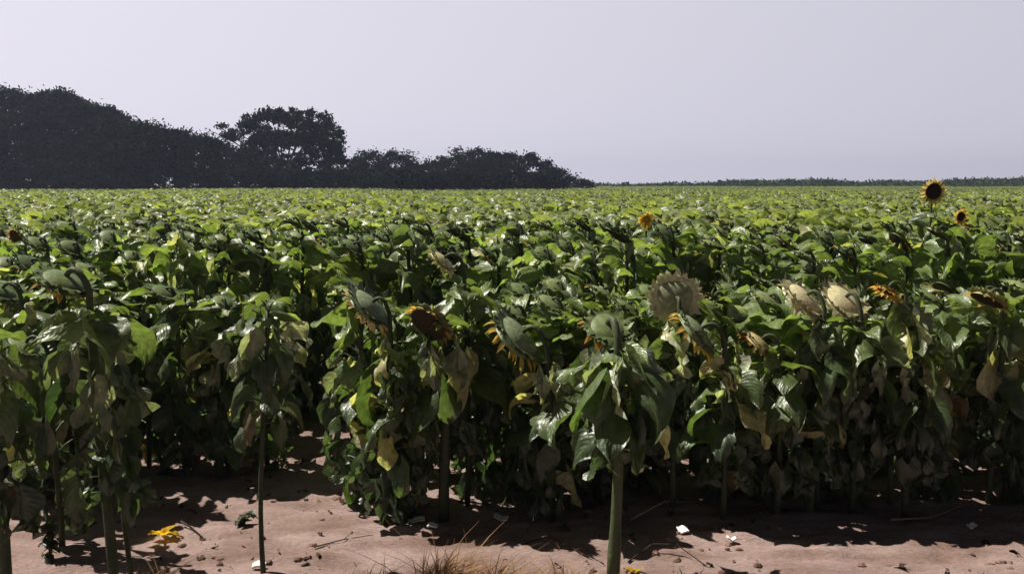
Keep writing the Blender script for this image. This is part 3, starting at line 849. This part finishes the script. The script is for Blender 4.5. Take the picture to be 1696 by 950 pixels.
scrap('white scrap at the foot of the small lone sunflower', 430, 944, .08, .05, .1, 5)
scrap('faint white scrap on open soil at the right edge of the shade', 1210, 894, .06, .03, .1, 6)
scrap('small white scrap at the shadow line near the right edge', 1608, 877, .06, .04, .3, 7)

def fallen_petals(label, px, py, seed, n=7, s=.07):
    rng = np.random.default_rng(seed); x, y = ground(px, py); mb = MB()
    for k in range(n):
        az = k * 6.28 / n + rng.uniform(-.3, .3)
        leaf(mb, (.02 * math.cos(az), .02 * math.sin(az), .035), az, s * rng.uniform(.8, 1.3), s * .5, R(rng.uniform(0, 55)), rng.uniform(.3, 1.6), R(20), rng, (.8, .52, .02), 4, 3)
    tube(mb, [(0, 0, .04), (.05, .03, .02), (.12, .02, .005)], [.008, .006, .004], (.3, .3, .1), 5)
    o = link('fallen_flower', mb.mesh('fallen_flower', M_PETAL)); o.location = (x, y, float(hgt(x, y))); tag(o, label, 'flower', 'fallen yellow flowers')
fallen_petals('bright yellow fallen flower on bare soil between the front stems', 272, 892, 1, 8, .085)
fallen_petals('yellow scrap of flower on the soil at the foot of the umbrella leaved sunflower', 1048, 952, 2, 5, .05)

def tuft(label, px, py, n, h, seed, col1, col2, spread=.1, lean=(0, 0), name='dry_grass_tuft', w_=.004, cat='grass tuft', group='dry grass at the front'):
    rng = np.random.default_rng(seed); x, y = ground(px, py); mb = MB()
    for k in range(n):
        a = rng.uniform(0, 6.28); b = np.array([math.cos(a), math.sin(a), 0]) * spread * rng.random()
        hh = h * rng.uniform(.5, 1.2); ln = np.array([lean[0] + rng.normal(0, .6), lean[1] + rng.normal(0, .4), 0]) * hh
        q = np.linspace(0, 1, 5)[:, None]; P = b + np.array([0, 0, hh]) * (q - .25 * q ** 2) + ln * q ** 1.7
        s_ = np.array([math.cos(a + 1.5), math.sin(a + 1.5), 0]) * w_ * rng.uniform(.5, 2.0); V = []
        for i in range(5):
            ww = (1 - i / 4.3); V += [P[i] - s_ * ww, P[i] + s_ * ww]
        mb.add(V, [(2 * i, 2 * i + 1, 2 * i + 3, 2 * i + 2) for i in range(4)], mixc(col1, col2, rng.random()))
    o = link(name, mb.mesh(name, M_DRYGRASS)); o.location = (x, y, float(hgt(x, y)) - .005)
    tag(o, label, cat, group)
TN, TB = (.42, .27, .14), (.25, .14, .08)
tuft('wide tuft of tan dry grass at the bottom centre before the thick stem', 730, 985, 420, .34, 1, TN, TB, .22, (.5, 0))
tuft('tan dry grass tuft leaning right beside the widest tuft', 820, 990, 300, .27, 2, TN, TB, .2, (.6, 0))
tuft('dry grass tuft at the bottom left of the widest tuft', 600, 992, 200, .2, 3, TN, TB, .2, (.3, 0))
tuft('short reddish dry grass below the umbrella leaved sunflower', 930, 985, 160, .2, 4, TN, TB, .15, (.1, 0))
tuft('brown dry grass between the two left front stems at the bottom', 250, 985, 140, .18, 5, TN, TB, .2, (.1, 0))
tuft('green weed tuft at the bottom edge right of the umbrella leaved sunflower', 1140, 975, 60, .10, 6, (.06, .09, .03), (.1, .12, .05), .12, (.2, 0), 'weed', .006, 'weed', 'small weeds')

def weed(label, px, py, n, h, seed):
    rng = np.random.default_rng(seed); x, y = ground(px, py)
    root = bpy.data.objects.new('weed', None); COL.objects.link(root); root.location = (x, y, float(hgt(x, y)))
    tag(root, label, 'weed', 'small weeds')
    st, fo = MB(), MB()
    for q in range(3):
        e = np.array([rng.uniform(-.1, .1), rng.uniform(-.08, .08), h * rng.uniform(.7, 1)])
        P = [np.zeros(3), e * .5 + [.01, 0, 0], e]; tube(st, P, [.006, .005, .003], (.07, .06, .04), 5)
        for k in range(n):
            f = rng.uniform(.15, 1); az = rng.uniform(0, 6.28); s = rng.uniform(.05, .085)
            leaf(fo, e * f, az, s, s * .8, R(rng.uniform(-30, 20)), .8, 0, rng, mixc(G_DARK, (.06, .05, .02), rng.random()), 4, 3)
    link('stem', st.mesh('stem', M_STEM), root); link('foliage', fo.mesh('foliage', M_LEAF), root)
weed('dark leafy weed low at the bottom left beside the thick edge stem', 82, 935, 14, .26, 8)
weed('low weed under the small lone sunflower by its stem', 395, 868, 8, .12, 9)

# ------------------------------------------------------------------ haze
HAZE = 0.00055
if HAZE:
    hb = MB(); a, z0, z1 = 760, -1.0, 20
    V = [(-a, -a, z0), (a, -a, z0), (a, a, z0), (-a, a, z0), (-a, -a, z1), (a, -a, z1), (a, a, z1), (-a, a, z1)]
    hb.add(V, [(3, 2, 1, 0), (4, 5, 6, 7), (0, 1, 5, 4), (1, 2, 6, 5), (2, 3, 7, 6), (3, 0, 4, 7)], (1, 1, 1))
    m, t, out = make_mat('haze_air')
    pv = N(t, 'ShaderNodeVolumePrincipled'); pv.inputs['Color'].default_value = (.54, .61, .86, 1); pv.inputs['Density'].default_value = HAZE; pv.inputs['Anisotropy'].default_value = .3
    t.links.new(pv.outputs[0], out.inputs['Volume'])
    o = link('haze', hb.mesh('haze', m, False)); tag(o, 'thin pale haze hanging over the whole field', 'haze', kind='stuff')
